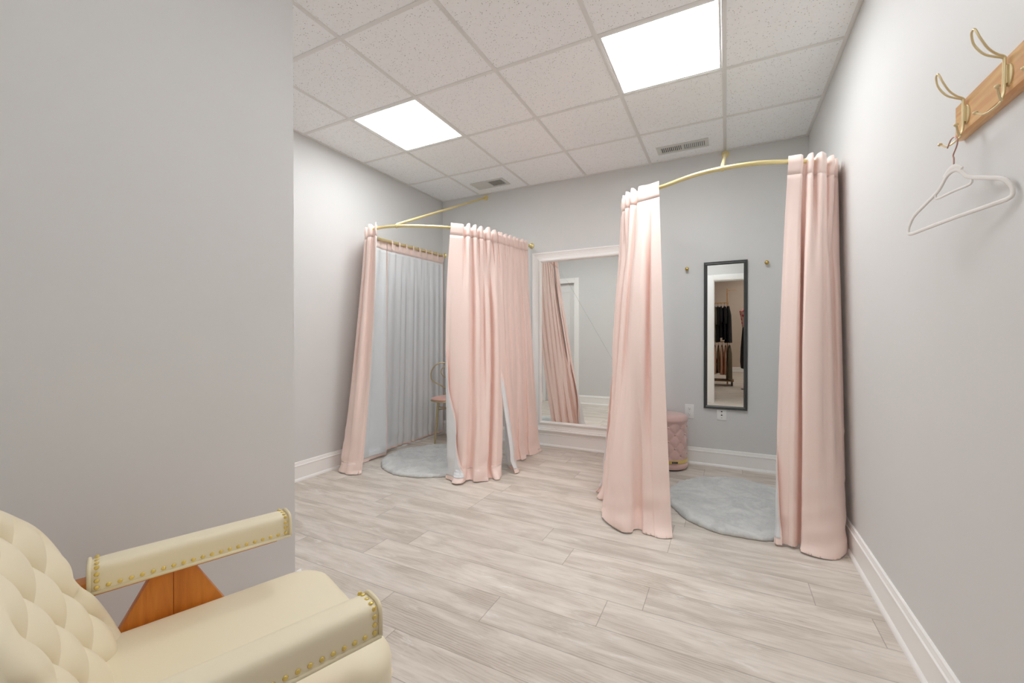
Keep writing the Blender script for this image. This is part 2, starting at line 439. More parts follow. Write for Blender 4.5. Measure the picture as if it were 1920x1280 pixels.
# ------------------------------------------------------------------ the shop behind the doorway (seen in the small mirror)
SX0, SX1, SY0, SY1 = -2.6, 2.6, -8.0, FY - .12
struct(MB().box(SX0, SX1, SY0, SY1, -.1, 0).build('floor_shop', M_floor))
struct(MB().box(SX0, SX1, SY0, SY1, 3.4, 3.5).build('ceiling_shop', M_wall))
struct(MB().box(SX0, SX1, SY0 - .1, SY0, 0, 3.4).build('wall_shop_far', M_shopwall))
struct(MB().box(SX0 - .1, SX0, SY0, SY1, 0, 3.4).build('wall_shop_left', M_shopwall))
struct(MB().box(SX1, SX1 + .1, SY0, SY1, 0, 3.4).build('wall_shop_right', M_shopwall))
struct(MB().box(SX0, XL - .001, SY1, SY1 + .05, 0, 3.4).build('wall_shop_near', M_shopwall)) if SX0 < XL else None
struct(MB().box(XR + .12, SX1 + .1, SY1, SY1 + .05, 0, 3.4).build('wall_shop_near', M_shopwall))
struct(MB().box(SX0, XR + .12, SY1 + .0, SY1 + .05, H + .14, 3.4).build('wall_shop_above', M_shopwall))
struct(MB().prism([(SY0 + p, z) for p, z in P0], 'x', SX0, SX1).build('baseboard_shop', M_trim, autosm=35))
for i, yy in enumerate((-1.8, -4.2, -6.6)):  # panels out of view, added to light the shop and the doorway
    e = empty('shop_fill_light', 'added, unseen fill light panel in the shop behind the doorway', 'ceiling light', (0.9, yy, 3.4), 0, 'added shop fill lights')
    MB().box(-.3, .3, -.3, .3, -.02, -.001).build('diffuser', M_shopfill, e)
    mb = MB(); mb.box(-.33, .33, -.33, -.3, -.025, -.001); mb.box(-.33, .33, .3, .33, -.025, -.001); mb.box(-.33, -.3, -.3, .3, -.025, -.001); mb.box(.3, .33, -.3, .3, -.025, -.001)
    mb.build('light_frame', M_white_plastic, e)

# garment rack
RY = -3.2
e = empty('garment_rack', 'gold pipe garment rack with two rails in the shop seen through the mirror', 'clothes rack', (-.6, RY, 0))
for x in (-.6, .625):
    mb = MB().tube([(x, 0, .02), (x, 0, 2.29)], .014); mb.build('upright', M_rackwood, e, autosm=40)
for z in (1.96, 1.03):
    MB().tube([(-.6, 0, z), (.625, 0, z)], .012).build('rail', M_rackwood, e, autosm=40)
MB().tube([(.625, 0, 2.25), (.80, .0, 2.25)], .006).build('bracket', M_rackwood, e, autosm=40)
MB().box(-.62, .76, -.2, .2, .10, .135).build('bottom_shelf', M_brown_cloth, e, bevel=.004)
MB().box(-.62, -.58, -.2, .2, 0, .09).build('foot', M_black_frame, e); MB().box(.7, .74, -.2, .2, 0, .09).build('foot', M_black_frame, e)

def garment(name, label, cat, x, y, ztop, length, w_top, w_bot, th, mat, group=None, seed=0, patch=None, sleeves=True):
    """a garment on a hanger, hanging edge-on to the rail (its plane is the Y-Z plane)"""
    rnd = random.Random(seed)
    e = empty(name, label, cat, (x, y, ztop), rnd.uniform(-.12, .12), group)
    n, m_ = 20, 16; vs = []; fs = []
    for j in range(m_ + 1):
        v = j / m_; z = -.07 - v * length
        ww = (w_top + (w_bot - w_top) * v) * (0.35 + .65 * min(1, v * 8)) / 2
        t_ = th * (0.4 + .6 * min(1, v * 4)) * (1 + .25 * v)
        for k in range(n):
            a = 2 * PI * k / n
            rr = 1 + .12 * v * math.sin(5 * a + seed)
            vs.append((t_ / 2 * math.sin(a) * rr, ww * math.cos(a) * rr, z + .012 * math.sin(3 * a + seed) * v))
    for j in range(m_):
        for k in range(n): fs.append((j * n + k, j * n + (k + 1) % n, (j + 1) * n + (k + 1) % n, (j + 1) * n + k))
    fs.append(tuple(range(n))); fs.append(tuple(m_ * n + k for k in range(n))[::-1])
    mesh_obj('garment_body', vs, fs, mat, e)
    if sleeves:
        for s_ in (-1, 1):
            mb = MB(); mb.tube([(0, s_ * w_top * .42, -.10), (.01, s_ * w_top * .52, -.25), (.015, s_ * w_top * .54, -length * .62)], [.035, .04, .032], 10)
            mb.build('sleeve', mat, e, autosm=60)
    hk = MB().tube(catmull([(0, 0, -.075), (0, 0, -.02), (0, .012, .004), (0, .004, .022), (0, -.014, .016)], 5), .0025, 8)
    hk.tube([(0, -w_top * .40, -.10), (0, 0, -.055), (0, w_top * .40, -.10)], .005, 8)
    hk.build('garment_hanger', M_dark, e, autosm=60)
    if patch: MB().sphere((th * .35, w_top * .1, -.07 - length * .55), .09, 12, (.25, .7, 1)).build('red_print', patch, e, smooth=True)
    return e
rnd = random.Random(5)
for i in range(8):
    x = -.53 + i * .070
    mat = [M_olive_cloth, M_olive_cloth, M_brown_cloth][i % 3] if x < -.22 else M_black_cloth
    if x < -.22:
        garment('hanging_coat', 'olive brown coat on the upper rail of the rack in the mirror', 'coat', x, RY, 1.945, .80 + rnd.uniform(-.05, .05), .40, .46, .06, mat, 'coats on the upper rail', i)
    else:
        garment('hanging_coat', 'black coat on the upper rail of the rack in the mirror', 'coat', x, RY, 1.945, .80 + rnd.uniform(-.06, .06), .40, .46, .075, mat, 'black coats on the upper rail', i)
garment('hanging_skirt', 'flared black garment at the end of the upper rail in the mirror', 'skirt', .05, RY, 1.945, .86, .30, .62, .12, M_black_cloth, None, 21, None, False).location.x = .04
for i in range(8):
    x = -.54 + i * .075
    mat = M_tan_cloth if i % 3 != 2 else M_brown_cloth
    garment('hanging_dress', 'red printed tan dress on the lower rail in the mirror' if i == 4 else 'tan or brown dress on the lower rail of the rack in the mirror', 'dress', x, RY, 1.015,
            .70 + rnd.uniform(-.08, .05), .36, .44, .06, mat, None if i == 4 else 'dresses on the lower rail', 40 + i, M_red_cloth if i == 4 else None, False)
garment('hanging_dress', 'olive dress at the near end of the lower rail in the mirror', 'dress', .07, RY, 1.015, .80, .34, .60, .10, M_olive_cloth, None, 77, None, False)
# a second stand at the right edge of the small mirror
e = empty('dress_form', 'floral pink top and black skirt on a stand at the mirror edge', 'dress form', (.455, -2.4, 0))
MB().lathe([(.02, 0), (.17, .0), (.17, .015), (.02, .03), (.014, .035), (.014, .46)], (0, 0, 0), 'z', 24).build('stand', M_black_frame, e, autosm=40)
MB().lathe([(.05, .42), (.17, .46), (.185, .6), (.175, .9), (.15, 1.25), (.14, 1.35), (.05, 1.36)], (0, 0, 0), 'z', 28, 1, .8).build('black_skirt', M_black_cloth, e, autosm=50)
def floral():
    t = NT('pink_floral_cloth'); v = t.n('ShaderNodeTexVoronoi'); t.set(v.inputs['Vector'], t.obj()); v.inputs['Scale'].default_value = 14
    t.p(Base_Color=t.mix(t.ramp(v.outputs['Distance'], .25, .5), lin((222, 70, 120)), lin((236, 190, 170))), Roughness=.8); return t.m
MB().lathe([(.12, 1.34), (.15, 1.36), (.165, 1.5), (.185, 1.62), (.20, 1.70), (.12, 1.77), (.05, 1.79)], (0, 0, 0), 'z', 28, 1, .7).build('floral_top', floral(), e, autosm=50)

# ------------------------------------------------------------------ mirrors
def frame_mesh(name, x0, x1, z0, z1, prof, ywall, mat, parent):
    """prof: list of (inward distance from the outer edge, height off the wall); swept round with mitred corners"""
    vs = []; n = len(prof)
    for (p, h) in prof:
        for (cx, cz) in ((x0 + p, z0 + p), (x1 - p, z0 + p), (x1 - p, z1 - p), (x0 + p, z1 - p)): vs.append((cx, ywall - h, cz))
    fs = [(i * 4 + k, i * 4 + (k + 1) % 4, (i + 1) * 4 + (k + 1) % 4, (i + 1) * 4 + k) for i in range(n - 1) for k in range(4)]
    o = mesh_obj(name, vs, fs, mat, parent, False)
    bm = bmesh.new(); bm.from_mesh(o.data); bmesh.ops.recalc_face_normals(bm, faces=bm.faces); bm.to_mesh(o.data); bm.free()
    return o
# big white framed mirror
e = empty('wall_mirror', 'large white moulded-frame mirror standing on the baseboard between the booths', 'mirror', (-1.235, D - .006, .150), math.radians(-.4))
BX = 1.235
prof = [(0, 0), (0, .022), (.005, .030), (.014, .032), (.020, .028), (.024, .024), (.030, .026), (.036, .022), (.062, .018), (.074, .020), (.080, .030), (.088, .034), (.096, .030), (.102, .018), (.106, .012), (.106, 0)]
frame_mesh('mirror_frame', -1.803 + BX, -.665 + BX, 0.0, 1.838, prof, 0, M_trim, e)
g_ = MB().box(-1.803 + BX + .10, -.665 + BX - .10, -.012, -.001, .10, 1.738).build('mirror_glass', M_mirror, e)
# thin grey diagonal line laid on the glass
def onmir(u, v, y):
    r = F + R2 * ((u - 960) / 788.0) - U2 * ((v - 640) / 788.0); t = y / r.y; return (r.x * t, EYE + r.z * t)
pts = []
for u, v in ((1052, 508), (1066, 530), (1090, 572), (1120, 624), (1163, 699)):
    a = onmir(u, v, D - .0125); pts.append((a[0] + 1.235, -.0124, a[1] - .150))
MB().tube(pts, .0007, 6).build('diagonal_line', plain('line_grey', (150, 152, 152), .5, var=.05), e)

# slim black mirror
e = empty('door_mirror', 'tall slim charcoal-framed mirror hanging inside the right booth', 'mirror', (-.008, D, .497))
prof = [(0, 0), (0, .018), (.004, .022), (.009, .022), (.012, .018), (.018, .019), (.024, .015), (.028, .010), (.028, 0)]
frame_mesh('mirror_frame', -.166, .166, 0, 1.262, prof, 0, M_black_frame, e)
MB().box(-.141, .141, -.009, -.001, .025, 1.237).build('mirror_glass', M_mirror, e)

# knobs on the wall beside it
for x, z, lb in ((-.309, 1.713, 'round brass wall knob left of the slim dark mirror'), (.294, 1.719, 'round brass wall knob right of the slim dark mirror')):
    e = empty('coat_peg', lb, 'coat peg', (x, D, z))
    MB().lathe([(.006, 0), (.012, -.002), (.012, -.004), (.006, -.008), (.006, -.022)], (0, 0, 0), 'y', 20).build('knob_stem', M_gold_dark, e, autosm=40)
    MB().sphere((0, -.032, 0), .0165, 20, (1, .75, 1)).build('knob_head', M_gold_dark, e, smooth=True)

# outlets
e = empty('wall_outlet', 'white duplex power outlet beside the pink ottoman', 'power outlet', (-.289, D, .458))
MB().box(-.037, .037, -.006, 0, -.062, .062).build('cover_plate', M_white_plastic, e, bevel=.002)
for dz in (.025, -.025):
    rc = MB().lathe([(.0165, -.006), (.0165, -.008), (.0155, -.0085)], (0, 0, dz), 'y', 24).build('receptacle', M_white_plastic, e, autosm=30)
    MB().box(-.0075, -.0055, -.0092, -.0084, dz + .000, dz + .008).box(.0055, .0075, -.0092, -.0084, dz + .001, dz + .007).lathe([(.0025, -.0084), (.0025, -.0092)], (0, 0, dz - .007), 'y', 10).build('slot', M_dark, rc)
MB().sphere((0, -.0062, 0), .003, 10, (1, .4, 1)).build('plate_screw', M_alum, e)
e = empty('wall_switch_plate', 'small white jack plate just below the slim dark mirror', 'wall plate', (-.034, D, .444))
MB().box(-.037, .037, -.006, 0, -.044, .048).build('cover_plate', M_white_plastic, e, bevel=.002)
for dz in (.030, .000): MB().box(-.006, .006, -.0068, -.0058, dz - .0045, dz + .0045).build('jack', M_dark, e)
for dz in (.014, -.022): MB().box(-.004, .004, -.0066, -.0058, dz - .0012, dz + .0012).build('plate_mark', M_ventdark, e)

# ------------------------------------------------------------------ curtain rods
ZR = 2.075
RODL = [(-2.933, D, 2.07), (-2.935, 3.75, 2.066), (-2.936, 3.45, 2.06), (-2.932, 3.15, 2.053), (-2.905, 2.93, 2.045), (-2.835, 2.77, 2.038), (-2.735, 2.68, 2.033), (-2.60, 2.632, 2.03), (-2.40, 2.668, 2.03), (-2.205, 2.777, 2.03), (-2.061, 2.898, 2.03), (-1.965, 3.06, 2.035), (-1.90, 3.256, 2.04), (-1.862, 3.547, 2.052), (-1.836, 3.80, 2.062), (-1.822, D, 2.07)]
RODR = [(-.650, D), (-.650, 3.6), (-.645, 3.25), (-.610, 3.05), (-.52, 2.93), (-.358, 2.845), (-.177, 2.740), (-.02, 2.702), (.153, 2.712), (.294, 2.762), (.40, 2.812), (.485, 2.885), (.532, 2.98), (.548, 3.15), (.548, 3.6), (.545, D)]
def rod(name, label, path, flange_tip, brace_to):
    e = empty(name, label, 'curtain rod', (path[0][0], D, ZR)); ox, oy, oz = path[0][0], D, ZR
    P3 = catmull([(p[0] - ox, p[1] - oy, (p[2] - oz) if len(p) > 2 else 0) for p in path], 8)
    MB().tube(P3, .0125, 16).build('rod_tube', M_gold, e, autosm=50)
    for x, z in ((path[0][0], 0), (path[-1][0], 0), (flange_tip[0], flange_tip[1] - oz)):
        MB().lathe([(.030, 0), (.030, -.004), (.024, -.012), (.016, -.016), (.016, -.03)], (x - ox, 0, z), 'y', 28).build('wall_flange', M_gold, e, autosm=35)
    a = Vector((flange_tip[0] - ox, -.01, flange_tip[1] - oz)); b = Vector((brace_to[0] - ox, brace_to[1] - oy, brace_to[2] - oz))
    b2 = b + (a - b).normalized() * .02
    MB().tube([a, a.lerp(b, .5), b2, b - Vector((0, 0, .004))], [.0105, .0105, .0115, .008], 14).build('ceiling_brace', M_gold, e, autosm=50)
    # collar round the rod where the brace meets it
    i = min(range(len(P3)), key=lambda k: (P3[k][0] - b.x) ** 2 + (P3[k][1] - b.y) ** 2)
    t = (Vector(P3[i + 1]) - Vector(P3[i - 1])).normalized(); c0 = Vector(P3[i])
    MB().tube([c0 - t * .006, c0 + t * .006], .0165, 18).build('brace_collar', M_gold, e, autosm=40)
    return e
rod('curtain_rod', 'curved brass curtain rod of the left fitting booth', RODL, (-2.376, 2.662), (-2.43, 2.660, 2.042))
rod('curtain_rod', 'curved brass curtain rod of the right fitting booth', RODR, (-.009, 2.668), (-.02, 2.702, 2.087))

# ------------------------------------------------------------------ curtains
def resample(poly, s):
    P = np.array(poly, float); 
    if len(P) > 2: P = np.array(catmull([tuple(p) for p in P], 10))
    d = np.r_[0, np.cumsum(np.linalg.norm(np.diff(P, axis=0), axis=1))]; d /= d[-1]
    s = np.clip(s, 0, 1)
    return np.stack([np.interp(s, d, P[:, 0]), np.interp(s, d, P[:, 1])], -1)
def knots(lst, s):
    """cosine-interpolated fold profile"""
    k = np.array([a for a, b in lst]); v = np.array([b for a, b in lst]); i = np.clip(np.searchsorted(k, s) - 1, 0, len(k) - 2)
    t = np.clip((s - k[i]) / (k[i + 1] - k[i]), 0, 1); sh = (k[i + 1] - k[i]) * np.sin(2 * np.pi * t) * np.clip(np.abs(v[i + 1] - v[i]) / .03, 0, 1); t = .55 * t + .45 * t * t * (3 - 2 * t); return v[i] * (1 - t) + v[i + 1] * t, sh
def auto(n, amp, seed, j=.3, lo=0.0):
    r = random.Random(seed); out = []; N = 2 * n
    for i in range(N + 1):
        s = i / N + (r.uniform(-j, j) / N if 0 < i < N else 0)
        out.append((s, (amp * (1 - r.uniform(0, .45))) if i % 2 else -amp * r.uniform(lo, .5)))
    return out
def curtain(label, top, mid, bot, ftop, fbot, sign=1, zt=2.098, lapel=None, fmid=None, puddle=.05, seed=0, group=None, hem_side=.012, pinch=1.0, zb=.004, out=.020, wr=.004, mush=.23, hem_var=.02, zt2=None):
    NS, NV = 300, 90
    s = np.linspace(0, 1, NS); vv = np.linspace(0, 1, NV) ** .9
    zs = zt + (zb - zt) * vv
    zs = np.unique(np.r_[zs, np.linspace(.16, zb, 16)])[::-1]; NV = len(zs)
    P = np.zeros((NV, NS, 3)); rs = np.random.RandomState(seed)
    pa = rs.uniform(0, 6.28, 8)
    for j, z in enumerate(zs):
        b = s.copy(); lift = np.zeros(NS)
        if lapel:
            side, z0, w_, z1 = lapel
            L = w_ * float(np.clip((z0 - z) / (z0 - z1), 0, 1)) ** 1.1
            if side == 'start':
                b = np.abs(s - L) / (1 - L); q = np.clip((L - s), 0, 1)
            else:
                b = 1 - np.abs((1 - s) - L) / (1 - L); q = np.clip((L - (1 - s)), 0, 1)
            lift = .024 * smooth01(q / .02) * (L > 0)
        k = (zt - z) / zt
        zm = 1.05
        # quadratic through three levels
        l0 = (z - zm) * (z - 0) / ((zt - zm) * zt); l1 = (z - zt) * (z - 0) / ((zm - zt) * zm); l2 = (z - zt) * (z - zm) / (zt * zm)
        def base(bb): return l0 * resample(top, bb) + l1 * resample(mid, bb) + l2 * resample(bot, bb)
        B = base(b); tg = base(np.clip(b + .01, 0, 1)) - base(np.clip(b - .01, 0, 1)); tg /= np.linalg.norm(tg, axis=1)[:, None] + 1e-9
        nr = np.stack([tg[:, 1], -tg[:, 0]], -1) * sign
        (wt, st), (wb, sb) = knots(ftop, b), knots(fbot, b)
        kk = float(smooth01((k - .02) / .30))
        # gather pinch right under the header band
        pin = 1 - .10 * pinch * math.exp(-((zt - z - .085) / .02) ** 2)
        hdr = .85 if (zt - z) < .08 else 1.0
        if fmid is not None:
            wm, sm = knots(fmid, b); k1 = float(smooth01((k - .02) / .33)); k2 = float(smooth01((k - .45) / .5))
            wv = (1 - k1) * wt * pin + k1 * ((1 - k2) * wm + k2 * wb); sh = (1 - k1) * st + k1 * ((1 - k2) * sm + k2 * sb)
        else:
            wv = (1 - kk) * wt * pin + kk * wb; sh = (1 - kk) * st + kk * sb
        groove = -.0018 * math.exp(-((zt - z - .088) / .004) ** 2)
        # rod pocket bulge and small ruffle at the very top
        pocket = .004 * math.cos(min(1, abs(zt - z - .035) / .035) * PI / 2)
        outb = out * (1 - .4 * smooth01(k / .3))
        off = wv + groove + pocket + outb + lift
        # crumples near the floor
        cr = math.exp(-z / .22)
        off = off + cr * wr * (np.sin(31 * z + 9 * b + pa[0]) + .8 * np.sin(57 * z - 14 * b + pa[1]) + .7 * np.sin(23 * b + 18 * z + pa[2]))
        # faint pressed fold lines across the cloth
        for zf in (.36, .60): off = off + .0022 * np.exp(-((z - zf - .01 * np.sin(4 * b + pa[3])) / .007) ** 2)
        pd = puddle * (max(0, 1 - z / .11)) ** 2 * (.55 + .45 * np.sin(7.3 * b * 2 + pa[4]) * 1.0)
        off = off + pd
        lat = 0.0
        B = base(np.clip(b + mush * sh * (1 if not lapel else smooth01(np.abs(b) / .02)), 0, 1))
        XY = B + nr * off[:, None] + tg * (np.asarray(lat)[:, None] if np.ndim(lat) else 0)
        P[j, :, 0] = XY[:, 0]; P[j, :, 1] = XY[:, 1]
        ruf = .016 * np.clip(wt / .025, -.4, 1.2) * max(0, 1 - (zt - z) / .035)
        P[j, :, 2] = z + ruf
        if z < .15:
            zz = z + hem_var * (z / .15) * 0 + (1 - z / .15) * hem_var * .5 * (1 + np.sin(9 * b + pa[6])) * .5
            P[j, :, 2] = np.maximum(zz, .004)
    if zt2: P[:, :, 2] *= 1 + (zt2 / zt - 1) * s[None, :]
    # normals
    ds = np.gradient(P, axis=1); dv = np.gradient(P, axis=0); N = np.cross(ds, dv) ; N /= np.linalg.norm(N, axis=2)[:, :, None] + 1e-12
    # orient: compare with the outward direction at the middle of the curtain
    jm, im = NV // 3, NS // 2
    tg = resample(mid, np.array([.51]))[0] - resample(mid, np.array([.49]))[0]; nout = np.array([tg[1], -tg[0], 0]) * sign
    if np.sum(N[jm, :, 0] * nout[0] + N[jm, :, 1] * nout[1]) < 0: N = -N
    N[:, :, 2] *= .3
    N /= np.linalg.norm(N, axis=2)[:, :, None] + 1e-12
    def shell(a, b_, j0, j1, i0, i1):
        A = (P + N * a)[j0:j1, i0:i1]; Bk = (P + N * b_)[j0:j1, i0:i1]; m_, n_ = A.shape[:2]
        A = A.copy(); Bk = Bk.copy(); A[:, :, 2] = np.maximum(A[:, :, 2], .0012); Bk[:, :, 2] = np.maximum(Bk[:, :, 2], .0012)
        V = np.concatenate([A.reshape(-1, 3), Bk.reshape(-1, 3)]); o_ = m_ * n_; f = []
        for j in range(m_ - 1):
            for i in range(n_ - 1):
                q = j * n_ + i; f.append((q, q + 1, q + n_ + 1, q + n_)); f.append((o_ + q + n_, o_ + q + n_ + 1, o_ + q + 1, o_ + q))
        for i in range(n_ - 1): f.append((i + 1, i, o_ + i, o_ + i + 1)); q = (m_ - 1) * n_ + i; f.append((q, q + 1, o_ + q + 1, o_ + q))
        for j in range(m_ - 1): q = j * n_; f.append((q, q + n_, o_ + q + n_, o_ + q)); q = j * n_ + n_ - 1; f.append((q + n_, q, o_ + q, o_ + q + n_))
        return V, f
    c0 = P.reshape(-1, 3).mean(0); loc = Vector((c0[0], c0[1], 0))
    e = empty('fitting_room_curtain', label, 'curtain', loc, 0, group)
    def mk(nm, a, b_, j0, j1, i0, i1, mat):
        V, f = shell(a, b_, j0, j1, i0, i1); V = V - np.array([loc.x, loc.y, 0])
        o = mesh_obj(nm, V, f, mat, e, True)
        bm = bmesh.new(); bm.from_mesh(o.data); bmesh.ops.recalc_face_normals(bm, faces=bm.faces); bm.to_mesh(o.data); bm.free(); return o
    jh = int(np.argmin(np.abs(zs - (zt - .088))))
    mk('header_band', .0014, -.0004, 0, jh + 1, 0, NS, M_pink)
    mk('pink_face', .0012, -.0003, jh, NV, 0, NS, M_pink)
    ib = max(1, int(hem_side * NS)); jt = int(np.argmin(np.abs(zs - (zt - .10)))); jb = int(np.argmin(np.abs(zs - .028)))
    mk('grey_lining', -.0004, -.0016, jt, jb, ib, NS - ib, M_lining)
    return e, P, N, zs

# left booth: bunched panel at the left corner (wraps from the wall side to the front)
curtain('pink curtain bunched at the left end of the left booth, beside the left wall',
        [(-2.930, 3.10), (-2.905, 2.90), (-2.830, 2.77), (-2.73, 2.675), (-2.575, 2.628)],
        [(-2.87, 3.02), (-2.89, 2.86), (-2.84, 2.69), (-2.74, 2.57), (-2.595, 2.58)],
        [(-2.80, 2.95), (-2.84, 2.80), (-2.87, 2.58), (-2.81, 2.45), (-2.645, 2.50)],
        [(0, 0), (.1, .008), (.2, -.008), (.3, .010), (.42, -.010), (.52, .016), (.60, -.016), (.68, .022), (.76, -.016), (.83, .024), (.91, -.014), (1, .020)],
        [(0, 0), (.18, .010), (.36, -.012), (.55, .012), (.70, .022), (.80, .012), (.86, .030), (.94, .022), (1, .006)],
        sign=1, zt=2.056, seed=1, puddle=.03, out=.014,
        fmid=[(0, 0), (.15, .010), (.3, -.01), (.48, .014), (.58, .026), (.68, .030), (.76, -.022), (.84, .030), (.90, -.012), (1, .016)])
# left booth: side panel along the left wall, lining towards the room
eB, PB, NB, zB = curtain('curtain along the left wall inside the left booth, grey lining facing inwards',
        [(-2.932, 3.10), (-2.934, 3.5), (-2.930, 3.995)], [(-2.925, 3.06), (-2.93, 3.5), (-2.93, 3.99)], [(-2.915, 3.00), (-2.93, 3.5), (-2.93, 3.985)],
        auto(9, .008, 3), auto(10, .015, 4, .45), sign=-1, zt=2.054, zt2=2.070, puddle=.0, seed=3, out=.008, hem_side=.01, zb=.02, wr=.004, mush=.10)
for i in range(9):
    y = 3.14 + i * .104 - eB.location.y; x = -2.930 - eB.location.x
    zr = 2.051 + .019 * i / 8; pts = catmull([(x + .014, y, zr - .075), (x + .018, y, zr - .03), (x + .0165, y, zr), (x + .011, y, zr + .012), (x, y, zr + .0165), (x - .010, y, zr + .010)], 4)
    vs = []; fs = []
    for k, p in enumerate(pts):
        nx = .0012
        vs += [(p[0] - nx, p[1] - .008, p[2]), (p[0] - nx, p[1] + .008, p[2]), (p[0] + nx, p[1] + .008, p[2] + .001), (p[0] + nx, p[1] - .008, p[2] + .001)]
        if k:
            b0 = (k - 1) * 4; b1 = k * 4
            for q in range(4): fs.append((b0 + q, b0 + (q + 1) % 4, b1 + (q + 1) % 4, b1 + q))
    fs += [(0, 1, 2, 3), tuple(len(vs) - 4 + q for q in range(4))]
    mesh_obj('hanging_tab', vs, fs, M_pink, eB, False)

# left booth: front right, two panels
curtain('pink curtain right of the left booth opening, its lower edge turned to show grey lining',
        [(-2.063, 2.896), (-2.00, 2.99), (-1.94, 3.12), (-1.872, 3.36)],
        [(-2.035, 2.81), (-1.95, 2.85), (-1.84, 2.95), (-1.755, 3.26)],
        [(-1.95, 2.76), (-1.86, 2.73), (-1.74, 2.76), (-1.625, 2.99)],
        [(0, .008), (.20, .010), (.25, -.020), (.30, .028), (.36, -.020), (.42, .026), (.48, -.020), (.54, .024), (.62, -.020), (.70, .034), (.78, -.016), (.87, .022), (.94, -.014), (1, .012)],
        [(0, .0), (.10, .014), (.30, .030), (.40, -.050), (.48, .034), (.62, .036), (.70, -.055), (.80, .034), (.90, .030), (1, -.04)],
        sign=1, zt=2.056, zt2=2.062, seed=5, lapel=('start', 1.06, .26, .03), puddle=.05, out=.030,
        fmid=[(0, .006), (.14, .020), (.30, .024), (.37, -.040), (.44, .032), (.52, -.020), (.62, .036), (.71, -.050), (.80, .034), (.90, .012), (1, .012)])
curtain('pink pleated curtain of the left booth, next to the large white mirror',
        [(-1.895, 3.29), (-1.870, 3.48), (-1.850, 3.72), (-1.832, 3.90)],
        [(-1.775, 3.16), (-1.77, 3.36), (-1.765, 3.64), (-1.765, 3.90)],
        [(-1.585, 3.02), (-1.66, 3.23), (-1.69, 3.50), (-1.640, 3.80)],
        auto(8, .016, 7, .15, .6), [(0, .03), (.09, .024), (.18, -.04), (.30, .022), (.42, -.014), (.55, .024), (.66, -.010), (.80, .024), (1, -.012)],
        sign=1, zt=2.062, zt2=2.092, seed=7, lapel=('start', .95, .12, .05), puddle=.035, out=.028,
        fmid=auto(6, .018, 17, .2, .5))
# right booth: left front panel
curtain('pink curtain on the left side of the right fitting booth, in front of the ottoman',
        [(-.645, 3.21), (-.625, 3.08), (-.58, 2.985), (-.50, 2.915), (-.372, 2.850)],
        [(-.70, 3.14), (-.665, 2.95), (-.585, 2.78), (-.48, 2.68), (-.330, 2.67)],
        [(-.76, 2.98), (-.70, 2.80), (-.60, 2.56), (-.49, 2.46), (-.270, 2.50)],
        [(0, 0), (.08, .026), (.15, -.026), (.22, .032), (.28, -.026), (.35, .032), (.41, -.026), (.48, .032), (.54, -.028), (.60, .034), (.655, -.020), (.71, .022), (.86, .012), (1, .012)],
        [(0, .02), (.07, -.02), (.15, .034), (.22, -.045), (.32, .036), (.46, .018), (.60, .050), (.72, .060), (.785, -.045), (.84, -.004), (.93, .014), (1, .008)],
        sign=1, seed=9, lapel=('start', 1.30, .05, .10), puddle=.045, out=.016,
        fmid=[(0, 0), (.07, .026), (.13, -.038), (.21, .036), (.29, -.026), (.39, .032), (.47, -.022), (.57, .036), (.66, -.006), (.75, .046), (.815, .048), (.86, -.058), (.895, .016), (1, .010)])
# right booth: short panel along the booth's left side
curtain('narrow pink curtain behind the left curtain of the right booth, next to the white mirror',
        [(-.648, 3.86), (-.648, 3.55), (-.645, 3.23)], [(-.66, 3.84), (-.675, 3.5), (-.705, 3.16)], [(-.68, 3.80), (-.72, 3.4), (-.80, 3.00)],
        auto(5, .014, 21), auto(4, .022, 22), sign=1, seed=13, puddle=.03, out=.014)
# right booth: right front panel
curtain('pink curtain at the right side of the right booth, against the right wall',
        [(.298, 2.765), (.385, 2.80), (.475, 2.865), (.532, 2.96), (.550, 3.08)],
        [(.268, 2.77), (.345, 2.74), (.44, 2.73), (.530, 2.83), (.545, 3.00)],
        [(.235, 2.66), (.32, 2.64), (.42, 2.60), (.510, 2.66), (.535, 2.88)],
        [(0, .004), (.14, .010), (.20, -.022), (.26, .020), (.31, -.022), (.36, .026), (.43, .020), (.49, -.022), (.56, .024), (.62, -.020), (.69, .020), (.76, -.018), (.84, .012), (.92, -.012), (1, .008)],
        [(0, .0), (.08, .008), (.165, .022), (.21, -.060), (.26, .024), (.34, .016), (.62, .024), (.78, .010), (.9, -.010), (1, .0)],
        sign=1, seed=11, lapel=('start', .55, .07, .04), puddle=.030, out=.010,
        fmid=[(0, .002), (.08, .012), (.165, .020), (.205, -.060), (.24, .034), (.34, .030), (.40, .004), (.46, .016), (.55, -.018), (.66, .020), (.76, .006), (.86, -.012), (1, 0)])

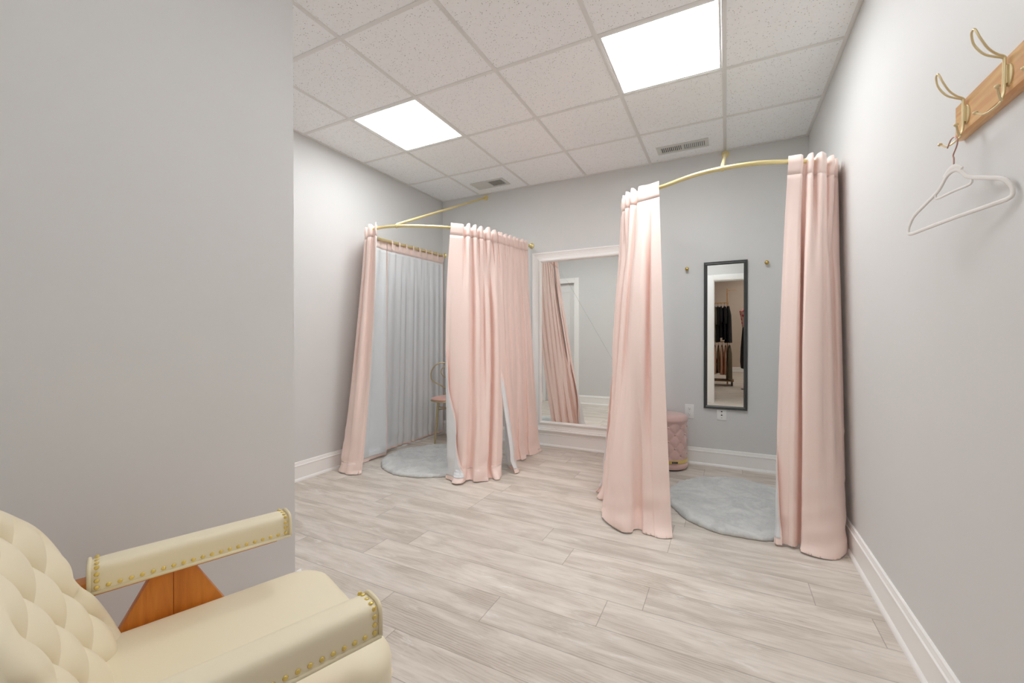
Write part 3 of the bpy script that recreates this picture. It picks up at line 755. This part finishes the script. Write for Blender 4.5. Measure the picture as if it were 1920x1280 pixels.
# ------------------------------------------------------------------ rugs
def rug(label, cx, cy, rx, ry, seed):
    rs = np.random.RandomState(seed); n, m_ = 220, 46; vs = []; fs = []
    ph = rs.uniform(0, 6.28, 12)
    def hfun(x, y, q):
        a = .0
        for i in range(6):
            a += math.sin(x * (14 + 9 * i) + ph[i] + 3 * math.sin(y * (9 + 4 * i) + ph[i + 6])) * .0028 / (1 + .30 * i)
        return a
    for j in range(1, m_ + 1):
        q = j / m_
        for k in range(n):
            a = 2 * PI * k / n
            er = 1 + (.010 * math.sin(5 * a + ph[0]) + .006 * math.sin(13 * a + ph[1]) +   .006 * math.sin(41 * a + ph[2]) + .007 * rs.uniform(-1, 1)) * q ** 3
            x = rx * q * er * math.cos(a); y = ry * q * er * math.sin(a)
            edge = min(1, (1 - q) / .06); z = .006 + .022 * math.sqrt(max(0, 1 - (1 - edge) ** 2)) + hfun(x, y, q) * (.4 + .6 * edge) + (rs.uniform(-.0016, .0016))
            vs.append((x, y, max(.001, z)))
    for k in range(n): vs.append((vs[(m_ - 1) * n + k][0] * .99, vs[(m_ - 1) * n + k][1] * .99, .0005))
    c = len(vs); vs.append((0, 0, .028))
    for j in range(m_):
        for k in range(n): fs.append((j * n + k, (j + 1) * n + k, (j + 1) * n + (k + 1) % n, j * n + (k + 1) % n))
    for k in range(n): fs.append((c, k, (k + 1) % n))
    fs.append(tuple(m_ * n + k for k in range(n))[::-1])
    o = mesh_obj('round_rug', vs, fs, M_rug, None, True); o.location = (cx, cy, 0)
    return tag(o, label, 'rug')
rug('round grey faux-fur rug inside the left fitting booth', -2.33, 3.09, .50, .50, 3)
rug('round grey faux-fur rug in front of the slim dark mirror, right booth', .065, 3.15, .43, .53, 8)

# ------------------------------------------------------------------ ottoman
e = empty('ottoman', 'pink tufted drum ottoman with brass band by the back wall, right booth', 'ottoman', (-.452, 3.835, 0))
RO = .160
n, m_ = 120, 70; vs = []; fs = []
for j in range(m_ + 1):
    z = .075 + (.405 - .075) * j / m_
    for k in range(n):
        a = 2 * PI * k / n
        u_ = a / (2 * PI) * 9; v_ = (z - .13) / .115
        p, q = (u_ + v_), (u_ - v_)
        h = (abs(math.sin(PI * p / 1.0)) * abs(math.sin(PI * q / 1.0))) ** .35
        ed = min(1, (z - .075) / .02, (.405 - z) / .02)
        r = RO - .012 * ed + .012 * h * ed
        vs.append((r * math.cos(a), r * math.sin(a), z))
for j in range(m_):
    for k in range(n): fs.append((j * n + k, j * n + (k + 1) % n, (j + 1) * n + (k + 1) % n, (j + 1) * n + k))
fs.append(tuple(range(n))[::-1]); fs.append(tuple(m_ * n + k for k in range(n)))
mesh_obj('tufted_side', vs, fs, M_pinkvelvet, e)
for i in range(9):
    for j in range(-1, 4):
        for half in (0, 1):
            u_ = i + .5 * half; v_ = j * 1.0 + .5 * half; z = .13 + v_ * .115
            if .09 < z < .395:
                a = u_ / 9 * 2 * PI; MB().sphere(((RO - .006) * math.cos(a), (RO - .006) * math.sin(a), z), .0085, 10).build('button', M_pinkvelvet, e, smooth=True)
MB().lathe([(RO - .004, .012), (RO + .002, .02), (RO + .004, .04), (RO + .002, .06), (RO - .006, .066)], (0, 0, 0), 'z', 64).build('base_cushion', M_pinkvelvet, e, autosm=50)
MB().lathe([(RO - .02, 0), (RO - .02, .012)], (0, 0, 0), 'z', 48).build('foot_ring', M_dark, e)
MB().lathe([(RO - .004, .064), (RO + .003, .066), (RO + .003, .088), (RO - .004, .090)], (0, 0, 0), 'z', 64).build('brass_band', M_nail, e, autosm=40)
MB().lathe([(RO - .004, .398), (RO + .003, .404), (RO + .005, .42), (RO + .003, .440), (RO - .008, .452), (RO - .04, .459), (.02, .463)], (0, 0, 0), 'z', 64).build('lid', M_pinkvelvet, e, autosm=60)
# dark metal buckle on the band
a0 = math.radians(-62)
mb = MB()
for da, hw in ((-.10, .006), (0, .006), (.10, .006)):
    a = a0 + da; c_, s_ = math.cos(a), math.sin(a)
    mb.sphere(((RO + .005) * c_, (RO + .005) * s_, .077), .009, 10, (1, 1, 1))
mb.build('buckle', M_black_frame, e, smooth=True)

# ------------------------------------------------------------------ gold wire chair in the left booth
cx, cy = -2.655, 3.70
dirx, diry = .587, -.811
rz = math.atan2(diry, dirx) + PI / 2           # local -Y faces the camera side
e = empty('wire_back_chair', 'gold wire-back chair with round pink seat inside the left booth', 'chair', (cx, cy, 0), rz)
MB().lathe([(.02, .448), (.14, .450), (.172, .455), (.178, .464), (.172, .474), (.13, .484), (.02, .488)], (0, 0, 0), 'z', 48).build('seat', M_pinkseat, e, autosm=60)
MB().tube([(.178 * math.cos(2 * PI * k / 48), .178 * math.sin(2 * PI * k / 48), .449) for k in range(48)], .0085, 10, closed=True).build('seat_rim', M_chairgold, e, smooth=True)
for k, (lx, ly) in enumerate(((-.105, -.105), (.105, -.105), (-.105, .105), (.105, .105))):
    MB().tube([(lx, ly, .45), (lx * 1.12, ly * 1.12, .25), (lx * 1.32, ly * 1.32, .006)], [.012, .012, .009], 14).build('leg', M_chairgold, e, autosm=50)
pts = [(.113 * math.cos(2 * PI * k / 4 + PI / 4) * 1.35, .113 * math.sin(2 * PI * k / 4 + PI / 4) * 1.35, .36) for k in range(4)]
for i in range(2):
    MB().tube([pts[i], pts[i + 2]], .006, 10).build('stretcher', M_chairgold, e, autosm=50)
yb = .165
half = [(.055, .45), (.03, .49), (0, .535), (-.08, .585), (-.165, .635), (-.185, .68), (-.180, .745), (-.140, .805), (-.075, .835), (-.012, .825), (0, .80)]
for s_ in (-1, 1):
    P_ = catmull([(x * s_, yb + (z - .45) * .10, z) for x, z in half], 7)
    MB().tube(P_, .0070, 10).build('back_loop', M_chairgold, e, autosm=60)
P_ = catmull([(.076 * math.sin(t_) , yb + (.735 + .065 * math.cos(t_) - .45) * .10 - .004, .735 + .065 * math.cos(t_)) for t_ in [2 * PI * k / 12 for k in range(12)]], 4, True)
MB().tube(P_, .0050, 10, closed=True).build('inner_ring', M_chairgold, e, autosm=60)

# ------------------------------------------------------------------ coat rack on the right wall
HY = [1.52, 1.337, 1.154, .971]
e = empty('coat_rack', 'varnished wooden coat rack board with gold double hooks on the right wall', 'coat rack', (XR, 1.2, 1.685))
y0, y1 = .82 - 1.2, 1.585 - 1.2; z0, z1 = -.048, .048; ch = .007; tk = .020
vs = []
for (dx, m_) in ((0, 0), (-(tk - ch), 0), (-tk, ch)):
    vs += [(dx, y0 + m_, z0 + m_), (dx, y1 - m_, z0 + m_), (dx, y1 - m_, z1 - m_), (dx, y0 + m_, z1 - m_)]
fs = [(i * 4 + k, i * 4 + (k + 1) % 4, (i + 1) * 4 + (k + 1) % 4, (i + 1) * 4 + k) for i in range(2) for k in range(4)] + [(8, 9, 10, 11), (3, 2, 1, 0)]
o = mesh_obj('board', vs, fs, M_rackwood, e, False)
bm = bmesh.new(); bm.from_mesh(o.data); bmesh.ops.recalc_face_normals(bm, faces=bm.faces); bm.to_mesh(o.data); bm.free()
xo = -tk
for hy in HY:
    y = hy - 1.2; zc = .0
    h = MB().lathe([(.0165, 0), (.0165, -.002), (.0155, -.003)], (xo, y - .004, zc - .004), 'x', 20, 1, 1.5)
    h.box(xo - .006, xo, y - .0085, y + .0085, zc - .022, zc + .018)
    hk = h.build('hook_plate', M_goldhook, e, autosm=30)
    def wire(name, pts, r=.0023):
        return MB().tube(catmull([(xo - a, y + b, c_) for a, b, c_ in pts], 6), r, 10).build(name, M_goldhook, hk, autosm=60)
    # upper double wire ending in a closed loop
    up = [(.006, .0032, -.005), (.006, .0032, .030), (.008, .0032, .040), (.020, .005, .0475), (.036, .010, .062), (.050, .013, .088), (.056, .009, .110), (.057, 0, .117)]
    wire('upper_prong', up + [(a, -b, c_) for a, b, c_ in up[::-1][1:]])
    for s_, q in ((1, [(.006, .003, .0), (.007, .003, -.040), (.010, .001, -.055), (.018, .006, -.066), (.028, .025, -.070), (.036, .044, -.056)]),
                  (-1, [(.006, -.003, .0), (.007, -.003, -.036), (.011, -.006, -.052), (.018, -.018, -.062), (.028, -.034, -.058), (.036, -.046, -.042)])):
        p_ = wire('lower_prong', q)
        a, b, c_ = q[-1]
        MB().sphere((xo - a, y + b, c_), .0052, 14, (1, 1, .8)).build('ball_tip', M_goldhook, hk, smooth=True)
    MB().sphere((xo - .006, y - .002, zc + .006), .0035, 10, (.5, 1, 1)).build('screw', M_alum, hk, smooth=True)

# white hanger
HM = (.532, 1.518); HE = (.21352, -.97694)
e = empty('coat_hanger', 'white velvet clothes hanger with rose-gold hook on the last coat hook', 'clothes hanger', (HM[0], HM[1], 1.43), math.atan2(HE[1], HE[0]))
def hz(z): return EYE + (z - EYE) * 1.04 - 1.43
sc = 1.04
def hp(lst): return [(a * sc, 0, hz(z)) for a, z in lst]
def flat_strip(name, path, wd, th, mat, parent, closed=False):
    """a rounded flat bar of width wd in the hanger plane"""
    P = [Vector(p) for p in path]; n = len(P); vs = []; fs = []; prof = []
    for k in range(12):
        a = 2 * PI * k / 12; prof.append((math.copysign(abs(math.cos(a)) ** .7, math.cos(a)) * wd / 2, math.copysign(abs(math.sin(a)) ** .7, math.sin(a)) * th / 2))
    for i in range(n):
        a_ = P[(i - 1) % n] if closed or i > 0 else P[i]; b_ = P[(i + 1) % n] if closed or i < n - 1 else P[i]
        t = (b_ - a_).normalized(); nn = Vector((-t.z, 0, t.x))
        w_ = wd
        for (p, q) in prof: vs.append(P[i] + nn * p + Vector((0, q, 0)))
    for i in range(n if closed else n - 1):
        j = (i + 1) % n
        for k in range(12): fs.append((i * 12 + k, i * 12 + (k + 1) % 12, j * 12 + (k + 1) % 12, j * 12 + k))
    if not closed: fs += [tuple(range(12)), tuple((n - 1) * 12 + k for k in range(12))]
    return vs, fs
body = [(0, 1.522), (.022, 1.515), (.050, 1.489), (.10, 1.468), (.143, 1.450), (.163, 1.431), (.170, 1.412), (.160, 1.401), (.10, 1.401), (0, 1.402)]
full = body + [(-a, z) for a, z in body[::-1][1:-1]]
P_ = catmull(hp(full), 6, True)
mb = MB(); v_, f_ = flat_strip('', P_, .0105, .0052, None, None, True); mb.add(v_, f_)
v_, f_ = flat_strip('', catmull(hp([(-.028, 1.515), (-.012, 1.527), (.0, 1.530), (.012, 1.527), (.028, 1.514)]), 5), .016, .0050, None, None); mb.add(v_, f_)
mb.build('hanger_body', M_velvet_white, e, autosm=60)
v_, f_ = flat_strip('', catmull(hp([(.058, 1.484), (.060, 1.476), (.052, 1.469), (0, 1.470), (-.052, 1.469), (-.060, 1.476), (-.058, 1.484)]), 5), .0065, .0045, None, None)
MB().add(v_, f_).build('inner_bar', M_velvet_white, e, autosm=60)
MB().tube(catmull(hp([(.003, 1.53), (.003, 1.552), (.001, 1.562), (.013, 1.581), (.014, 1.596), (.006, 1.6055), (-.006, 1.6045), (-.015, 1.594), (-.019, 1.587)]), 6), .0016, 10).build('hanger_hook', M_rose, e, autosm=60)

# ------------------------------------------------------------------ cream armchair
AO = Vector((-.885, .694, 0)); AA = math.radians(-19.5)
e = empty('armchair', 'cream tufted armchair with nailhead-trimmed arms beside the grey wall', 'armchair', AO, AA)
# seat: rounded slab, superellipse outline
def rounded_slab(x0, x1, y0, y1, z0, z1, rc, re, crown=0.0, nx=34):
    """box with rounded plan corners rc and rounded edges re, slightly crowned top"""
    def outline(inset):
        pts = []; r = max(.004, rc - inset * .5)
        for (cx_, cy_, a0_) in ((x1 - r - inset, y1 - r - inset, 0), (x0 + r + inset, y1 - r - inset, 90), (x0 + r + inset, y0 + r + inset, 180), (x1 - r - inset, y0 + r + inset, 270)):
            for k in range(9):
                a = math.radians(a0_ + 90 * k / 8); pts.append((cx_ + r * math.cos(a), cy_ + r * math.sin(a)))
        return pts
    rings = []
    for k in range(7): a = PI / 2 * k / 6; rings.append((re * (1 - math.sin(a)), z0 + re * (1 - math.cos(a))))
    for k in range(7): a = PI / 2 * k / 6; rings.append((re * (1 - math.cos(a)), z1 - re * (1 - math.sin(a))))
    vs = []; n = 36; last = None
    for ins, z in rings: vs += [(x, y, z) for x, y in outline(ins)]
    fs = [(i * n + k, i * n + (k + 1) % n, (i + 1) * n + (k + 1) % n, (i + 1) * n + k) for i in range(len(rings) - 1) for k in range(n)]
    # crowned top by shrinking rings to the centre
    cx_, cy_ = (x0 + x1) / 2, (y0 + y1) / 2; top = outline(re); base_i = len(rings) - 1
    for q in range(1, 9):
        t = 1 - q / 9; vs += [(cx_ + (x - cx_) * t, cy_ + (y - cy_) * t, z1 + crown * (1 - t * t)) for x, y in top]
        fs += [((base_i + q - 1) * n + k, (base_i + q - 1) * n + (k + 1) % n, (base_i + q) * n + (k + 1) % n, (base_i + q) * n + k) for k in range(n)]
    fs.append(tuple((base_i + 8) * n + k for k in range(n))); fs.append(tuple(range(n))[::-1])
    return vs, fs
v_, f_ = rounded_slab(-.252, .264, -.50, .090, .305, .436, .085, .034, .010)
seat = mesh_obj('seat', v_, f_, M_cream, e)
# piping round the front boxing of the seat
pp = []
for k in range(0, 25):
    a = math.radians(-10 + 200 * k / 24)
v2, f2 = rounded_slab(-.252, .264, -.442, .090, .300, .345, .087, .02, 0)
MB().tube(catmull([(.263, -.40, .358), (.264, -.1, .362), (.262, .0, .366), (.235, .064, .366), (.175, .090, .366), (0, .090, .366), (-.165, .090, .366), (-.225, .064, .366), (-.252, .0, .364), (-.252, -.2, .36)], 8), .0035, 8).build('seat_piping', M_cream_pipe, seat, autosm=60)
# arms
def arm(xc, outer):
    L0, L1 = -.400, .004; wd, zt_, hgt = .068, .600, .060
    prof = []
    # cross section: crowned top, rounded shoulders, straight sides, open-ish bottom
    for k in range(17):
        a = PI * k / 16; cxp = math.copysign(abs(math.cos(a)) ** .55, math.cos(a)) * wd / 2; czp = zt_ - .030 + .030 * abs(math.sin(a)) ** .6; prof.append((cxp, czp))
    prof = [(wd / 2, zt_ - hgt), ] + prof + [(-wd / 2, zt_ - hgt)]
    vs = []; n = len(prof); ns = 24
    for i in range(ns + 1):
        y = L0 + (L1 - L0) * i / ns
        t = min(i, ns - i) / ns; k_ = 1 - .10 * math.exp(-t * 40)
        for (x, z) in prof: vs.append((xc + x * k_, y, z if z < zt_ - .05 else z - (1 - k_) * .03))
    fs = [(i * n + k, i * n + (k + 1) % n, (i + 1) * n + (k + 1) % n, (i + 1) * n + k) for i in range(ns) for k in range(n)]
    fs += [tuple(range(n)), tuple(ns * n + k for k in range(n))[::-1]]
    pad = mesh_obj('armrest_pad', vs, fs, M_cream, e)
    bm = bmesh.new(); bm.from_mesh(pad.data); bmesh.ops.recalc_face_normals(bm, faces=bm.faces); bm.to_mesh(pad.data); bm.free()
    pad.data.set_sharp_from_angle(angle=math.radians(50))
    # welt along the lower edges and round both ends
    for yy in (L0, L1): MB().tube([(xc + x * .97, yy, z) for x, z in prof], .0042, 8).build('end_piping', M_cream_pipe, pad, smooth=True)
    for s_ in (-1, 1): MB().tube([(xc + s_ * wd / 2, L0, zt_ - hgt), (xc + s_ * wd / 2, L1, zt_ - hgt)], .0042, 8).build('edge_piping', M_cream_pipe, pad, smooth=True)
    nh = MB()
    pts = []
    for s_ in (-1, 1):
        N_ = 21
        for i in range(N_): pts.append((xc + s_ * (wd / 2 + .0005), L0 + .012 + (L1 - L0 - .024) * i / (N_ - 1), zt_ - hgt + .011, s_, 0))
        for yy in (L0 + .012, L1 - .012):
            for k in range(1, 4): pts.append((xc + s_ * (wd / 2 + .0003 - (.002 if k == 3 else 0)), yy, zt_ - hgt + .011 + k * .0145, s_, 0))
    for k in range(-1, 2):
        for yy in (L0 + .012, L1 - .012): pts.append((xc + k * .018, yy, zt_ - .001, 0, 1))
    for (x, y, z, sx_, up_) in pts:
        MB().sphere((x, y, z), .0048, 8, (.55 if sx_ else 1, 1, .5 if up_ else 1)).build('nailhead', M_nail, pad, smooth=True)
    # wooden rail under the pad and an A-shaped leg panel
    MB().box(xc - .022, xc + .022, -.47, L1 - .03, zt_ - hgt - .012, zt_ - hgt + .02).build('arm_rail', M_wood, e, bevel=.003)
    mb = MB(); t_ = .013
    topz = zt_ - hgt - .006; yc = -.254; h5 = .040
    poly_b = [(yc - h5, topz), (yc, topz), (yc, .34), (yc - .04, .30), (yc - .24, 0), (yc - h5 - topz * .55, 0)]
    poly_f = [(yc, topz), (yc + h5, topz), (yc + h5 + topz * .55, 0), (yc + .24, 0), (yc + .04, .30), (yc, .34)]
    lb_ = MB().prism([(p, q) for p, q in poly_b], 'x', xc - t_, xc + t_).build('leg', M_wood, e, bevel=.003)
    lf_ = MB().prism([(p, q) for p, q in poly_f], 'x', xc - t_, xc + t_).build('leg', M_wood, e, bevel=.003)
arm(-.268, -1); arm(.290, 1)
MB().box(-.262, .280, -.36, .03, .275, .308).build('seat_rail', M_wood, e, bevel=.004)
# backrest
OUT = [(0.02, .842), (-.03, .836), (-.075, .812), (-.115, .786), (-.160, .752), (-.188, .712), (-.200, .668), (-.190, .628), (-.200, .590), (-.232, .545), (-.248, .495), (-.252, .44), (-.245, .38), (-.215, .335), (-.10, .325)]
OUT = OUT + [(.04 - x, z) for x, z in OUT[::-1][:-1]]
OP = np.array(catmull(OUT, 12, True)); BC = np.array([.02, .56])
angs = np.unwrap(np.arctan2(OP[:, 1] - BC[1], OP[:, 0] - BC[0]))
def ydepth(x, z): return -.366 - (z - .44) * .36 + .014 * (abs(x - .02) / .25) ** 2.2
def tuft(x, z):
    p = (x - .024) / .118; q = (z - .645) / .170
    return (abs(math.sin(PI * (p + q))) * abs(math.sin(PI * (p - q)))) ** .42
NB_, NR_ = len(OP), 90; vs = []; fs = []
for side in (0, 1):
    for j in range(1, NR_ + 1):
        q = (j / NR_) ** .85
        for k in range(NB_):
            bx, bz = OP[k]; x = BC[0] + (bx - BC[0]) * q; z = BC[1] + (bz - BC[1]) * q
            Rr = math.hypot(bx - BC[0], bz - BC[1]); d_ = (1 - q) * Rr
            lo = min(1, d_ / .032); rim = math.sqrt(max(0, 1 - (1 - lo) ** 2))
            inn = float(smooth01((d_ - .020) / .035))
            if side == 0: y = ydepth(x, z) - .035 + rim * .037 + inn * (-.024 + .032 * tuft(x, z))
            else: y = ydepth(x, z) - .085 + .05 * (1 - rim)
            vs.append((x, y, z))
n = NR_ * NB_
for side in (0, 1):
    o_ = side * n
    for j in range(NR_ - 1):
        for k in range(NB_): fs.append((o_ + j * NB_ + k, o_ + (j + 1) * NB_ + k, o_ + (j + 1) * NB_ + (k + 1) % NB_, o_ + j * NB_ + (k + 1) % NB_))
    fs.append(tuple(o_ + k for k in range(NB_)))
for k in range(NB_): fs.append(((NR_ - 1) * NB_ + k, (NR_ - 1) * NB_ + (k + 1) % NB_, n + (NR_ - 1) * NB_ + (k + 1) % NB_, n + (NR_ - 1) * NB_ + k))
bk = mesh_obj('backrest', vs, fs, M_cream, e)
bm = bmesh.new(); bm.from_mesh(bk.data); bmesh.ops.recalc_face_normals(bm, faces=bm.faces); bm.to_mesh(bk.data); bm.free()
_o = np.argsort(np.arctan2(OP[:, 1] - BC[1], OP[:, 0] - BC[0]) % (2 * PI)); AR = ((np.arctan2(OP[:, 1] - BC[1], OP[:, 0] - BC[0]) % (2 * PI))[_o], np.hypot(OP[:, 0] - BC[0], OP[:, 1] - BC[1])[_o])
for i in range(-4, 5):
    for j in range(-3, 3):
        if (i + j) % 2: continue
        x = .024 + i * .059; z = .645 + j * .085
        dd = float(np.min(np.hypot(OP[:, 0] - x, OP[:, 1] - z)))
        if dd > .045 and math.hypot(x - BC[0], z - BC[1]) < float(np.interp(math.atan2(z - BC[1], x - BC[0]) % (2 * PI), *AR)) and .42 < z < .82 and abs(x - .02) < .24:
            MB().sphere((x, ydepth(x, z) - .021, z), .0085, 12, (1, .6, 1)).build('tuft_button', M_cream, bk, smooth=True)
